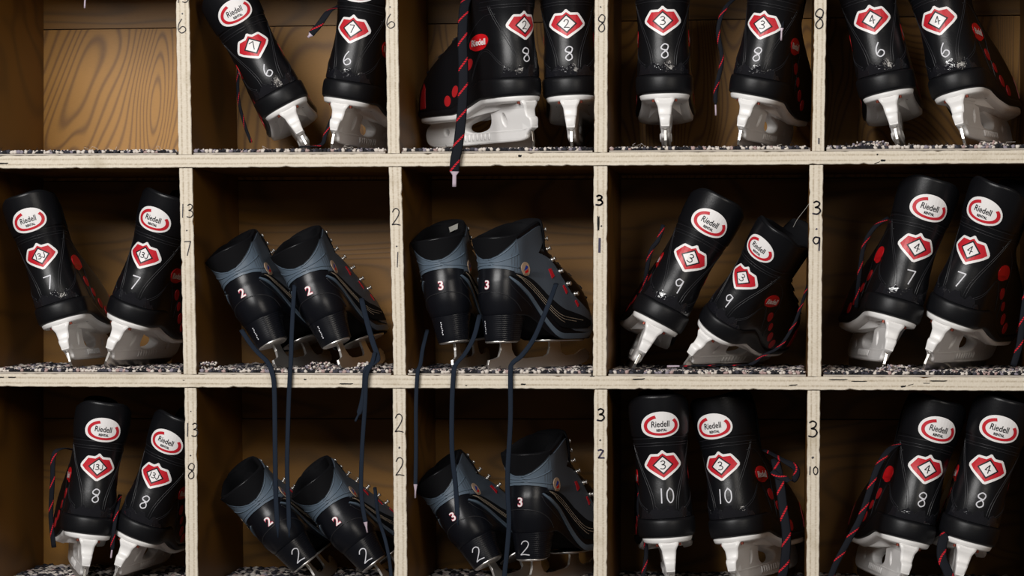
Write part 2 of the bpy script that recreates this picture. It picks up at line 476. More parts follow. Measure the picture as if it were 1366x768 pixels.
HPLATE = Surf([(60.5, 10, 216, 20, 25), (62, 3, 225, 29, 34), (63.5, 1, 229, 31, 36), (68.5, 0, 230, 32.5, 37), (69.3, 2, 228, 31, 36)], h_warp, 8)
_mc = {}
def cached(key, fn):
    if key not in _mc: _mc[key] = fn()
    return _mc[key]
def inner(sf, Fc):
    n = (len(sf.zs)-1)*(2*sf.na-2)
    return [0 if i < n else 1 for i in range(len(Fc))]
def m_hboot():
    V, Fc = HS.body(rim=True); return mesh('boot', mm(V), Fc, [M['leather'], M['leather_soft']], inner(HS, Fc), True)
def m_hsole():
    V, Fc = HSOLE.body(); return mesh('midsole', mm(V), Fc, M['outsole'], None, True)
def m_holder():
    parts = []
    V, Fc = HPLATE.body(); parts.append((V, Fc))
    out = catmull([(4, 62), (3.5, 50), (1.5, 42), (-3.5, 39), (-4.5, 34), (-3.5, 28), (2, 25), (8, 20), (12, 14.5), (30, 12.5), (80, 12), (130, 11.5), (180, 11.5), (212, 12), (226, 16),
                   (231, 25), (227, 34), (216, 41), (200, 44), (150, 44.5), (140, 45), (120, 48), (100, 54), (92, 61), (60, 62), (30, 62)], 4, True)
    win = catmull([(80, 56), (77, 43), (83, 31), (98, 25), (116, 24), (134, 26), (143, 32), (140, 39), (124, 43), (104, 48), (92, 54)], 4, True)
    h1 = ell(50, 40, 6.5, 10.5, 18, 0, -.25); h2 = ell(182, 30, 7, 6.5, 16)
    V, Fc = extrude_profile([out, win, h1, h2], 6, 2.0)
    def fl(v):
        z = v[2]; t = 5.4+sm(22, 56, z)*3.6+sm(52, 63, z)*4
        if z < 14: t = 5.2
        if v[1] > 95: t *= 1.15
        return (v[0]/6*t, v[1], v[2])
    parts.append(([fl(v) for v in V], Fc))
    for i in range(8):      # ribs on both flanks of the bridge
        y = 84+i*9
        for sx in (-1, 1):
            X = sx*6.2
            b = [(X, y, 15), (X, y+4, 15), (X, y+4, 24), (X, y, 24)]; o = [(X+sx*1.6, y+.8, 16.5), (X+sx*1.6, y+3.2, 16.5), (X+sx*1.6, y+3.2, 22.5), (X+sx*1.6, y+.8, 22.5)]
            parts.append((b+o, [(4, 5, 6, 7), (0, 1, 5, 4), (1, 2, 6, 5), (2, 3, 7, 6), (3, 0, 4, 7)]))
    # rear clip block
    b = [(-5.2, -6, 27), (5.2, -6, 27), (5.2, -6, 38), (-5.2, -6, 38), (-6.4, 12, 25), (6.4, 12, 25), (6.4, 12, 40), (-6.4, 12, 40)]
    parts.append((b, [(0, 1, 2, 3), (0, 4, 5, 1), (1, 5, 6, 2), (2, 6, 7, 3), (3, 7, 4, 0), (4, 7, 6, 5)]))
    V, Fc, _ = join(parts)
    me = mesh('blade_holder', mm(V), Fc, M['holder'], None, True)
    me.polygons.foreach_set('use_smooth', [len(p.vertices) == 4 and p.area < 4e-5 for p in me.polygons])
    return me
def m_blade():
    out = [(2, 26), (-1, 22), (-2.5, 9), (-1.5, 3), (3, .4), (12, 0), (212, 0), (226, 4), (231, 12), (228, 18), (214, 13), (16, 14), (12, 26)]
    V, Fc = extrude_profile([out], 1.7, .3)
    return mesh('blade', mm(V), Fc, M['steel'])
def m_hguard():
    up = [(-36, 100)]+[(x, 105+3.2*math.sin(x*.33)+2*math.sin(x*.9+1)+(2.5 if abs(x) < 12 else 0)) for x in range(-34, 35, 3)]+[(36, 100)]
    V, Fc = patch(HS, up+[(40, 94.5), (-40, 94.5)], .9, 's', 3)
    return mesh('heel_guard', mm(V), Fc, M['gloss'], None, True)
def m_hseams():
    P = []
    for sx in (-1, 1):
        for o in (0, 3.2):
            P.append(cord(HS, [(sx*(13+o), 103), (sx*(15+o), 120), (sx*(21+o), 138), (sx*(30+o), 156), (sx*(40+o), 172), (sx*(52+o), 190)], .15, .45))
        for o in (0, 3):
            P.append(cord(HS, [(sx*(26), 103+o), (sx*(40), 112+o), (sx*58, 128+o), (sx*74, 130+o), (sx*90, 118+o), (sx*104, 100+o)], .15, .45))
        P.append(cord(HS, [(sx*40, 178), (sx*64, 176), (sx*90, 158), (sx*112, 128), (sx*120, 100)], .15, .5))
    for z in (187, 190.5, 197): P.append(cord(HS, [(x, z-abs(x)*.03) for x in range(-75, 76, 10)], .2, .5))
    for z in (230, 234): P.append(cord(HS, [(x, z) for x in range(-80, 81, 10)], .2, .4))
    V, Fc, _ = join(P)
    return mesh('stitched_seam', mm(V), Fc, M['seam'], None, True)
def m_hguardpad():
    V, Fc = patch(HS, [(-70, 199), (70, 199), (78, 238), (-78, 238)], 1.2, 's', 5)
    return mesh('tendon_guard', mm(V), Fc, M['leather'], None, True)
def m_oval():
    P = []; z = 211
    V, Fc = patch(HS, ell(0, z, 25, 13.8, 36), 1.7, 's', 4); P.append((V, Fc, [0]*len(Fc)))
    ring = []
    n = 34; a0, a1 = math.radians(52), math.radians(388-52+28)
    prev = None
    A = [math.radians(108)+i*(math.radians(395-108))/n for i in range(n+1)]
    for i in range(n):
        q = []
        for a, rr in ((A[i], 0), (A[i], 1), (A[i+1], 1), (A[i+1], 0)):
            wd = 3.6 if rr else 0
            rx, ry = 17.3+wd+(.8 if rr else 0), 7.9+wd*.85
            q.append((rx*math.cos(a)+.6, ry*math.sin(a)))
        ring.append(q)
    V, Fc = wrap(HS, ring, 2.05, 0, z); P.append((V, Fc, [1]*len(Fc)))
    V, Fc = wrap(HS, text2d('Riedell', 6.0, .012, .08), 2.1, 0, z+1.6); P.append((V, Fc, [2]*len(Fc)))
    V, Fc = wrap(HS, text2d('RENTAL', 2.7, .04), 2.1, 1.2, z-4.6); P.append((V, Fc, [2]*len(Fc)))
    V, Fc, mi = join(P)
    return mesh('oval_sticker', mm(V), Fc, [M['white'], M['red'], M['black']], mi)
def m_sized(txt):
    z = 162; P = []
    o = [(-25.5, 1), (-25, -2), (-20, -6.5), (-1.6, -19.2), (1.6, -19.2), (20, -6.5), (25, -2), (25.5, 1), (24, 4), (17, 13), (15, 14.3), (6, 14.3), (3.5, 16), (1, 18.6), (-1, 18.6), (-3.5, 16), (-6, 14.3), (-15, 14.3), (-17, 13), (-24, 4)]
    i_ = [(-22, 0), (-17.5, -4.5), (0, -16.3), (17.5, -4.5), (22, 0), (14.5, 11.3), (4.8, 11.3), (0, 15), (-4.8, 11.3), (-14.5, 11.3)]
    V, Fc = patch(HS, [(a, b+z) for a, b in o], .5, 's', 4); P.append((V, Fc, [0]*len(Fc)))
    V, Fc = patch(HS, [(a, b+z) for a, b in i_], .75, 's', 4, False); P.append((V, Fc, [1]*len(Fc)))
    for k, off, m in ((1.0, .95, 2), (.81, 1.15, 0)):
        V, Fc = patch(HS, [(a*k, b*k+z) for a, b in ((-13.5, 0), (0, -12.5), (13.5, 0), (0, 12.5))], off, 's', 4, False); P.append((V, Fc, [m]*len(Fc)))
    V, Fc = wrap(HS, strokes(txt, 10.5 if len(txt) == 1 else 7.5, 1.15, asp=.95, gap=.12), 1.35, 0, z); P.append((V, Fc, [2]*len(Fc)))
    V, Fc, mi = join(P)
    return mesh('size_sticker', mm(V), Fc, [M['white'], M['red'], M['black']], mi)
GLY['J'] = [G_([(.5, 1), (.5, .3), (.3, 0), (.05, .2)])]
def m_pen(txt, ox):
    V, Fc = wrap(HS, strokes(txt, 18, 1.5, asp=.95 if len(txt) == 1 else .8), .5, ox, 123)
    return mesh('pen_number', mm(V), Fc, M['silver'])
def zfor(y, z):
    return min((abs(h_warp(y, q*.5)-z), q*.5) for q in range(186, 470))[1]
def m_hbadge(side, big):
    P = []
    cy, cz = 64, zfor(64, 144)
    V, Fc = patch(HS, ell(cy, cz, 20, 10.5, 26, 0, -.12*1), .7, side, 3); P.append((V, Fc, [0]*len(Fc)))
    if not big:
        V, Fc = wrap(HS, text2d('Riedell', 8.2, .022), 1.1, cy, cz, side, side); P.append((V, Fc, [1]*len(Fc)))
    V, Fc, mi = join(P)
    return mesh('side_badge', mm(V), Fc, [M['badge_red'], M['white']], mi)
VENTS = [ell(y, z, r*1.05, r*.9, 18) for y, z, r in ((88, zfor(88, 116), 6.6), (104, zfor(104, 99), 4.8), (118, zfor(118, 82), 5.8), (134, zfor(134, 70), 6.2))]+[[(186, 97), (205, 96), (202, 110), (194, 120), (187, 116)]]
def m_hdot(side, i):
    V, Fc = patch(HS, VENTS[i], .7, side, 3)
    return mesh('red_vent', mm(V), Fc, M['vent_red'])
def m_lacing(sf, zs, name, mat, y_edge=.86, hooks=False):
    P = []
    def pt(z, sd):
        k = (z-sf.z0)/(sf.z1-sf.z0)*(len(sf.zs)-1); g = sf.G[int(min(k, len(sf.zs)-1))]
        q = g[int(sf.na*y_edge)].copy(); q[0] *= sd; q[1] += 2; return q
    for a, b in zip(zs, zs[1:]):
        for sd in (-1, 1):
            p, q = pt(a, sd), pt(b, -sd); m_ = (p+q)/2; m_[1] += 7
            V, Fc, _, _ = tube([p, m_, q], 5.5, 2, None, smooth=4, sides=6); P.append((V, Fc))
    V, Fc, _ = join(P)
    return mesh(name, mm(V), Fc, mat, None, True)
def m_tongue(y0, z0, z1, w, lean):
    V = []; Fc = []; nu, nv = 14, 12
    for side in (0, 1):
        for j in range(nv):
            t = j/(nv-1); z = z0+(z1-z0)*t; ww = w*(1-.35*max(0, t-.75)**1.5*4)
            for i in range(nu):
                u = -1+2*i/(nu-1)
                x = ww*math.sin(u*1.25)/math.sin(1.25)
                y = y0+lean*t-14*(1-math.cos(u*1.25))+(0 if side else -5)
                V.append((x, y, z-6*u*u*t))
    o = nu*nv
    for j in range(nv-1):
        for i in range(nu-1):
            a = j*nu+i; Fc.append((a, a+nu, a+nu+1, a+1)); Fc.append((a+o, a+1+o, a+nu+1+o, a+nu+o))
    for i in range(nu-1): a = (nv-1)*nu+i; Fc.append((a, a+o, a+1+o, a+1))
    for j in range(nv-1):
        for i in (0, nu-1): a = j*nu+i; Fc.append((a, a+nu, a+nu+o, a+o))
    return mesh('tongue', mm(V), Fc, M['leather_soft'], None, True)
def m_rivets(sx):
    P = []
    for x in (14*sx,):
        c = [(x+2.2*math.cos(a), 8+2.2*math.sin(a)) for a in [k*math.pi/4 for k in range(8)]]
        P.append(([(a, b, 61.9) for a, b in c]+[(a, b, 58.8) for a, b in c], [tuple(range(8, 16))]+[(i, (i+1) % 8, 8+(i+1) % 8, 8+i) for i in range(8)]))
    V, Fc, _ = join(P); return mesh('rivet', mm(V), Fc, M['rivet'])

FLOORZ = [.1880, -.1085, -.4051]
def empty(name, loc, yaw, lean, s, label, cat, group=None):
    o = bpy.data.objects.new(name, None); COL.objects.link(o); o.empty_display_size = .02
    Mx = Matrix.Translation(loc) @ Matrix.Rotation(-yaw, 4, 'Z') @ Matrix.Rotation(lean, 4, 'Y') @ Matrix.Scale(s, 4)
    o.matrix_basis = Mx
    o['label'] = label; o['category'] = cat
    if group: o['group'] = group
    return o, Mx
def lace_child(parent, Mx, pts, w, th, mats, aglet, name='lace', hint=(1, 0, 0), label=None):
    inv = Mx.inverted(); s = Mx.to_scale()[0]
    P = [inv @ (W(*p) if len(p) == 3 else Vector(p[:3])) for p in pts]
    h = (inv.to_3x3() @ Vector(hint)).normalized()
    return ob(name, tube_mesh(name, P, w/s, th/s, mats, aglet=aglet/s, side_hint=tuple(h), smooth=7), parent, label=label)
def hockey(row, x, yaw, lean, s, yd, size, pen, label, laces=(), pox=2, flat=False):
    t, Mx = empty('hockey_skate', (x, yd, FLOORZ[row]-.0008), math.radians(yaw), math.radians(lean), s, label, 'ice skate', 'rental hockey skates in the cubbies')
    ob('boot', cached('hb', m_hboot), t)
    ob('midsole', cached('hs', m_hsole), t)
    hd = ob('blade_holder', cached('hh', m_holder), t, label='white plastic blade holder')
    for sx in (-1, 1): ob('rivet', cached('hr%d' % sx, lambda: m_rivets(sx)), hd)
    ob('blade', cached('hbl', m_blade), t, label='steel blade')
    ob('heel_guard', cached('hg', m_hguard), t)
    ob('stitched_seam', cached('hse', m_hseams), t)
    ob('tendon_guard', cached('htg', m_hguardpad), t)
    ob('oval_sticker', cached('ho', m_oval), t, label='white oval sticker with a red ring')
    ob('size_sticker', cached('hz'+size, lambda: m_sized(size)), t, label='red and white sticker with the size '+size)
    ob('pen_number', cached('hp'+pen+str(pox), lambda: m_pen(pen, pox)), t, label='number %s in silver pen' % pen)
    for sd in (-1, 1):
        ob('side_badge', cached('hbd%d%d' % (sd, flat), lambda: m_hbadge(sd, flat)), t, label='red oval side badge')
        for i in range(5): ob('red_vent', cached('hd%d%d' % (sd, i), lambda: m_hdot(sd, i)), t)
    ob('lace', cached('hl', lambda: m_lacing(HS, [130, 142, 155, 168, 181, 194, 207, 220], 'lace', M['red_lace'])), t)
    ob('tongue', cached('ht', lambda: m_tongue(99, 150, 256, 28, 5)), t)
    for L in laces:
        lace_child(t, Mx, L['p'], L.get('w', .006), L.get('t', .0022), [M['red_lace'], M['aglet']], L.get('a', .014), 'lace', L.get('h', (1, 0, 0)), 'loose black lace with red flecks')
    return t

# ------------------------------------------------------------------ figure skate
def f_warp(y, z):
    zz = z-34*sm(48, 128, y)*(1-sm(72, 150, z))
    if z > 120:
        r = .66+.26*sm(0, 100, y); zz = (120-34*sm(48, 128, y)*(1-sm(72, 150, 120)))+(z-120)*r+34*sm(48, 128, y)*(sm(72, 150, z)-sm(72, 150, 120))
        zz = min(zz, 999)
    return zz
FS = Surf([(72, 5, 218, 27, 34), (78, 2.5, 222, 29.5, 36), (92, 0, 223, 31.5, 37), (106, 0, 218, 32, 36), (120, 1, 202, 32, 35), (134, 3, 174, 32, 34),
           (150, 4, 142, 32.5, 33), (170, 3, 120, 34, 33), (190, 0, 112, 36, 33), (208, -3, 108, 37, 33)], f_warp)
def m_fboot():
    V, Fc = FS.body(rim=True); return mesh('boot', mm(V), Fc, [M['leather_fig'], M['leather_soft']], inner(FS, Fc), True)
def m_fheel():
    hs = Surf([(37.5, 6, 60, 22.5, 19), (45, 5, 62, 23.5, 20), (60, 4, 66, 25.5, 23), (73, 3, 74, 27.5, 26)], lambda y, z: z, 40)
    for k in range(len(hs.zs)):
        if k % 3 == 0: hs.G[k, :, 0] *= .985
    V, Fc = hs.body(); return mesh('heel', mm(V), Fc, M['leather_fig'], None, False)
def m_fcollar():
    P = []
    band = [(-46, 204), (-38, 196), (-28, 186), (-16, 174), (-6, 168), (6, 168), (16, 174), (28, 186), (38, 196), (46, 204), (46, 134), (36, 138), (24, 143), (10, 146), (-10, 146), (-24, 143), (-36, 138), (-46, 134)]
    V, Fc = patch(FS, band, 1.6, 's', 4); P.append((V, Fc, [0]*len(Fc)))
    V, Fc = cord(FS, [(-46, 143), (-24, 150), (0, 153), (24, 150), (46, 143)], 1.6, 1.1); P.append((V, Fc, [0]*len(Fc)))
    V, Fc = cord(FS, [(-45, 170), (-20, 160), (0, 158), (20, 160), (45, 170)], 1.6, .9); P.append((V, Fc, [0]*len(Fc)))
    V, Fc = cord(FS, [(-44, 196), (-24, 176), (-6, 164), (6, 164), (24, 176), (44, 196)], 1.6, .8); P.append((V, Fc, [0]*len(Fc)))
    V, Fc, mi = join(P); return mesh('collar', mm(V), Fc, [M['grey_blue']], mi, True)
def m_fquarter(sd):
    P = []
    q = [(24, 199), (40, 201), (66, 203), (90, 203), (98, 199), (100, 186), (99, 184), (74, 163), (104, 151), (114, 141), (126, 130), (146, 116), (172, 106), (196, 98), (204, 90), (199, 83), (180, 80),
         (150, 82), (118, 90), (90, 102), (62, 117), (40, 128), (26, 132), (20, 144), (19, 170)]
    V, Fc = patch(FS, q, 1.6, sd, 4); P.append((V, Fc))
    V, Fc, _ = join(P); return mesh('side_panel', mm(V), Fc, M['grey_dark'], None, True)
def m_fswoosh(sd):
    P = []
    w = [(19, 130), (24, 134), (34, 130), (60, 119), (90, 108), (130, 100), (170, 95), (194, 91), (196, 87), (180, 84), (150, 85), (118, 93), (90, 104), (62, 116), (40, 122)]
    w = [(19, 129), (24, 134), (36, 131), (62, 122), (92, 111), (130, 102), (170, 96), (194, 91.5), (196, 88), (182, 84.5), (152, 84), (118, 86), (84, 97), (52, 112), (30, 123)]
    V, Fc = patch(FS, w, 2.1, sd, 4); P.append((V, Fc, [0]*len(Fc)))
    for o, k in ((2.5, 1), (6.2, .9), (10, .75)):
        ln = [(24+o*.6, 132-o*.55), (50, 121.5-o*.85), (84, 108-o*.75), (120, 98.5-o*.65), (160*k+10, 92.5-o*.25)]
        V, Fc = cord(FS, ln, 2.2, .38, sd, 7, dash=3.2); P.append((V, Fc, [1]*len(Fc)))
    V, Fc, mi = join(P); return mesh('stripe_panel', mm(V), Fc, [M['suede'], M['thread']], mi)
def m_fpiping(sd):
    P = []
    c = [(17, 128), (24, 121), (44, 109), (76, 92), (112, 81), (150, 79), (184, 80), (200, 87), (197, 94)]
    top = catmull(c, 5); n = len(top); poly = []
    lo = []
    for i, p in enumerate(top):
        d = top[min(i+1, n-1)]-top[max(i-1, 0)]; d = d/np.linalg.norm(d); nn = np.array([d[1], -d[0]])
        w = 1+5.2*math.sin(math.pi*min(1, (i+1)/n*.9))**.7
        poly.append(tuple(p)); lo.append(tuple(p+nn*w))
    V, Fc = patch(FS, poly+lo[::-1], 1.8, sd, 4)
    return mesh('piping', mm(V), Fc, M['grey_blue'], None, True)
def m_fseam():
    P = []
    P.append(cord(FS, [(-52, 78), (-40, 92), (-22, 102), (0, 105), (22, 102), (40, 92), (52, 78)], .2, .8))
    P.append(cord(FS, [(-30, 128), (-36, 114), (-50, 100), (-80, 88)], .2, .6)); P.append(cord(FS, [(30, 122), (38, 110), (54, 98), (80, 84)], .2, .5))
    V, Fc, _ = join(P); return mesh('stitched_seam', mm(V), Fc, M['seam'], None, True)
def m_fbadge(sd):
    P = []; cy, cz = 44, 140
    V, Fc = patch(FS, ell(cy, cz, 9, 13, 24, 0, .35), 2.3, sd, 3); P.append((V, Fc, [0]*len(Fc)))
    for poly, m in (([(-4.5, -3), (0, 7), (5, 3), (2, -1)], 1), ([(-3.5, -4.5), (3, -2), (5, 1), (5.5, -6), (-1, -8)], 2)):
        V, Fc = patch(FS, [(cy+a, cz+b) for a, b in poly], 2.6, sd, 3, False); P.append((V, Fc, [m]*len(Fc)))
    V, Fc, mi = join(P); return mesh('side_badge', mm(V), Fc, [M['tan'], M['blue'], M['badge_red']], mi)
def m_ftab(sd):
    P = []
    for q in ([(95, 138), (101, 139), (108, 131), (103, 128)], [(126, 122), (129, 123), (136, 117), (133, 115)], [(152, 109), (155, 110), (161, 106), (158, 104)]):
        V, Fc = patch(FS, q, 2.4, sd, 3); P.append((V, Fc))
    V, Fc, _ = join(P); return mesh('red_tab', mm(V), Fc, M['red'])
def m_fnum(txt):
    P = []
    for b, off, m in ((.05, .45, 1), (.012, .7, 0)):
        V, Fc = wrap(FS, text2d(txt, 12.5+b*14, b), off, 0, 115); P.append((V, Fc, [m]*len(Fc)))
    V, Fc, mi = join(P); return mesh('size_number', mm(V), Fc, [M['white'], M['pink']], mi)
def heel_at(u, z, off=.4):
    wr = 22.5+5*(z-37.5)/35.5; yb = 6-3*(z-37.5)/35.5
    a = u/wr; return (wr*math.sin(a)*(1+off/wr), yb+wr*(1-math.cos(a))-off, z)
def m_fheelmark(pen):
    V = []; Fc = []
    if pen: Q = strokes(pen, 19, 1.3, 2, 53, .12)
    else:
        Q = []
        for i in range(7):
            z = 66-i*2.7; d = .5*math.sin(i*2.1); Q.append([(-10+d, z), (-8.2+d, z-.4), (-8.4+d, z-1.9), (-9.8+d, z-2.1)])
    for q in Q:
        b = len(V)
        for x, z in q: V.append(heel_at(x, z))
        Fc.append(tuple(range(b, b+len(q))))
    return mesh('heel_mark', mm(V), Fc, M['silver'])
def m_fblade():
    out = [(-2, 12), (-4, 6), (-2, 1), (6, 0), (60, 0), (160, .3), (205, 1), (226, 6), (234, 13), (231, 15), (234, 18), (230, 20), (224, 24), (214, 22), (200, 16), (176, 15), (167, 19),
           (164, 26), (163, 36), (139, 36), (138, 26), (134, 18), (124, 14.5), (84, 13), (66, 13.5), (56, 17), (50, 25), (49, 37), (26, 37), (25, 25), (20, 16), (10, 13.5)]
    V, Fc = extrude_profile([out], 1.6, .3)
    return mesh('blade', mm(V), Fc, M['chrome'])
def m_fplates():
    P = []
    a = Surf([(35.2, 6, 56, 18, 15), (36.4, 4.5, 58, 20, 17), (37.6, 4.5, 58, 20, 17)], lambda y, z: z, 6); P.append(a.body())
    b = Surf([(35.4, 108, 206, 22, 27), (36.6, 106, 208, 24, 29), (38, 106, 208, 24, 29)], lambda y, z: z, 6); P.append(b.body())
    V, Fc, _ = join(P); return mesh('mounting_plate', mm(V), Fc, M['chrome'])
def m_froll():
    V, Fc = patch(FS, [(-6, 167), (-16, 173), (-28, 185), (-38, 195), (-50, 207.5), (50, 207.5), (38, 195), (28, 185), (16, 173), (6, 167)], 3.0, 's', 4)
    return mesh('padded_collar', mm(V), Fc, M['leather_soft'], None, True)
def m_fhooks(sd):
    P = []
    for y, z in ((101, 196), (103, 182), (104, 166), (110, 150), (124, 136), (140, 124), (156, 115)):
        c = FS.at(y-3, z, 2.2, sd)
        n = FS.at(y-3, z, 5.5, sd)-c; n = n/np.linalg.norm(n)
        u = np.cross(n, [0, 0, 1]); u /= np.linalg.norm(u); v = np.cross(n, u)
        V = []; Fc = []
        for h, r in ((0, 3.2), (1.2, 3.2), (1.6, 1.8), (4, 1.6), (4.4, 3), (5.4, 3.2), (6, 2)):
            for k in range(8): a = k*math.pi/4; V.append(c+n*h+u*r*math.cos(a)+v*r*math.sin(a))
        for h in range(6):
            for k in range(8): Fc.append((h*8+k, h*8+(k+1) % 8, h*8+8+(k+1) % 8, h*8+8+k))
        Fc.append(tuple(range(48, 56))); P.append((V, Fc))
    V, Fc, _ = join(P); return mesh('lace_hook', mm(V), Fc, M['chrome'], None, True)
def figure(row, x, yaw, lean, s, yd, num, pen, label, laces=(), tag=False):
    t, Mx = empty('figure_skate', (x, yd, FLOORZ[row]-.0005), math.radians(yaw), math.radians(lean), s, label, 'ice skate', 'rental figure skates in the cubbies')
    ob('boot', cached('fb', m_fboot), t)
    h = ob('heel', cached('fh', m_fheel), t)
    ob('heel_mark', cached('fm'+str(pen), lambda: m_fheelmark(pen)), h, label=('number %s in silver pen' % pen) if pen else 'worn white print')
    ob('collar', cached('fc', m_fcollar), t, label='grey blue heel collar')
    ob('padded_collar', cached('fr', m_froll), t)
    ob('stitched_seam', cached('fs', m_fseam), t)
    for sd in (-1, 1):
        q = ob('side_panel', cached('fq%d' % sd, lambda: m_fquarter(sd)), t, label='dark grey side panel')
        ob('stripe_panel', cached('fw%d' % sd, lambda: m_fswoosh(sd)), q, label='black panel with three stitched lines')
        ob('side_badge', cached('fbd%d' % sd, lambda: m_fbadge(sd)), q, label='small tan oval badge')
        ob('red_tab', cached('ft%d' % sd, lambda: m_ftab(sd)), q)
        ob('lace_hook', cached('fk%d' % sd, lambda: m_fhooks(sd)), t)
        ob('piping', cached('fp%d' % sd, lambda: m_fpiping(sd)), t)
    ob('size_number', cached('fn'+num, lambda: m_fnum(num)), t, label='white number %s edged in pink' % num)
    ob('blade', cached('fbl', m_fblade), t, label='steel figure blade')
    ob('mounting_plate', cached('fpl', m_fplates), t)
    tg = ob('tongue', cached('ft', lambda: m_tongue(104, 120, 208, 30, 3)), t)
    if tag:
        ob('cloth_tag', mesh('cloth_tag', mm([(2, 97.5, 190), (20, 94, 194), (20, 93.5, 201), (2, 96, 197), (2, 98.5, 190), (20, 95, 194), (20, 94.5, 201), (2, 97, 197)]), [(0, 1, 2, 3), (4, 7, 6, 5), (0, 4, 5, 1), (2, 6, 7, 3)], M['tag']), tg)
    ob('lace', cached('fl', lambda: m_lacing(FS, [112, 122, 134, 146, 158, 170, 182, 194], 'lace', M['navy_lace'], .88)), t)
    for L in laces:
        lace_child(t, Mx, L['p'], L.get('w', .0062), L.get('t', .002), [M['navy_lace'], M['aglet'] if L.get('tip') else M['navy_lace']], L.get('a', .014), 'lace', (1, 0, 0), 'loose dark blue grey lace')
    return t

# ------------------------------------------------------------------ the cubby shelving
random.seed(7)
DEPTH = .292; T = .018
unit = bpy.data.objects.new('cubby_shelf', None); COL.objects.link(unit); unit.location = (0, 0, -.72)
unit['label'] = 'pale plywood cubby shelving unit with handwritten sizes on its front edges'; unit['category'] = 'shelving unit'
def U_(me, name, parent=None, **kw):
    o = ob(name, me, parent or unit, **kw)
    if parent is None: o.location = (0, 0, .72)
    return o
def rough_board(name, p0, p1, side, thick, depth, y0=0.0, rough=.0005):
    """board seen on its edge: p0->p1 runs along its length on the front plane, side = unit vector across; raw ply edge in front"""
    p0 = Vector(p0); p1 = Vector(p1); side = Vector(side); L = (p1-p0).length; n = max(4, int(L/.006))
    V = []; Fc = []; mi = []; uv = []
    j1 = [random.gauss(0, rough) for _ in range(n+1)]; j2 = [random.gauss(0, rough) for _ in range(n+1)]
    for k in range(n//28+1):
        q = random.randrange(n); j1[q] += .0016; q = random.randrange(n); j2[q] += .0014
    rows = 4
    for i in range(n+1):
        c = p0+(p1-p0)*(i/n); a = max(-.0006, j1[i]); b = max(-.0006, j2[i])
        pts = [(-thick/2+abs(a)*.8, y0+.0012), (-thick/2+abs(a)+.0007, y0), (0, y0-random.random()*.0002), (thick/2-abs(b)-.0007, y0), (thick/2-abs(b)*.8, y0+.0012), (thick/2, y0+.006), (thick/2, y0+depth), (-thick/2, y0+depth), (-thick/2, y0+.006)]
        for d, y in pts:
            V.append(c+side*d+Vector((0, y-c.y, 0))); uv.append((i/n*L, d/thick+.5))
    m = 9
    for i in range(n):
        for k in range(m):
            Fc.append((i*m+k, i*m+(k+1) % m, (i+1)*m+(k+1) % m, (i+1)*m+k)); mi.append(0 if k < 4 else 1)
    Fc.append(tuple(range(m))[::-1]); mi.append(1); Fc.append(tuple(n*m+k for k in range(m))); mi.append(1)
    return mesh(name, V, Fc, [M['edge'], M['inside']], mi, False, uv)
XL, XR = -.7262, .7075+.004
ZB = [.1622, -.1345, -.4311]         # undersides of the shelf boards
ztops = {0: .1622+.2966, 1: .1622, 2: -.1345, 3: -.4311}
boards = []
for k, zb in enumerate([.1622+.2966, .1622, -.1345, -.4311]):
    zc = zb+T/2
    me = rough_board('shelf_board', (XL-.0189, 0, zc), (XR, 0, zc), (0, 0, 1), T, DEPTH)
    boards.append(U_(me, 'shelf_board'))
def dv(pts, row):
    (tl, tr, ty), (bl, br, by) = pts
    a = W((tl+tr)/2, ty); b = W((bl+br)/2, by)
    zt = ZB[row-1] if row else .1622+.2966; zl = ZB[row]+T
    if row == 0: zt = ztops[0]
    # extend the measured line to the boards it stands between
    f = lambda z: a.x+(b.x-a.x)*((z-a.z)/(b.z-a.z))
    w = (W(tr, ty).x-W(tl, ty).x+W(br, by).x-W(bl, by).x)/2
    return (f(zt), 0, zt-.0004), (f(zl), 0, zl+.0002), w
DIV = {
 (0, 0): ((234, 252.5, 0), (237.5, 255.8, 205)), (1, 0): ((238, 257, 226), (244.7, 261.9, 497)), (2, 0): ((245, 262.6, 518), (247.6, 263.6, 768)),
 (0, 1): ((513.6, 530.6, 0), (516.3, 533.6, 203)), (1, 1): ((518, 535.8, 224), (524.6, 541.6, 499)), (2, 1): ((523.5, 541, 519), (525.2, 543.6, 768)),
 (0, 2): ((793, 811, 0), (792, 810.6, 201)), (1, 2): ((791.8, 810.2, 222), (790.4, 809.6, 500)), (2, 2): ((792, 810.6, 520), (791.4, 809.8, 768)),
 (0, 3): ((1086.2, 1103, 0), (1083, 1099.8, 199)), (1, 3): ((1079.8, 1098.4, 220), (1077, 1096, 501)), (2, 3): ((1076.8, 1094.4, 521), (1075.4, 1093, 768)),
 (0, -1): ((-42, -24, 0), (-40, -22, 205)), (1, -1): ((-40, -22, 226), (-36, -18, 497)), (2, -1): ((-36, -18, 518), (-34, -16, 768)),
 (0, 4): ((1384, 1402, 0), (1380, 1398, 199)), (1, 4): ((1380, 1398, 220), (1376, 1394, 501)), (2, 4): ((1376, 1394, 521), (1374, 1392, 768)),
}
dividers = {}
for (r, c), p in DIV.items():
    a, b, w = dv(p, r)
    if c == -1: a = (XL-.0095, 0, a[2]); b = (XL-.0095, 0, b[2])
    if c == 4: a = (XR-.009, 0, a[2]); b = (XR-.009, 0, b[2])
    dividers[(r, c)] = U_(rough_board('divider', a, b, (1, 0, 0), w, DEPTH-.001, 0.0006), 'divider')
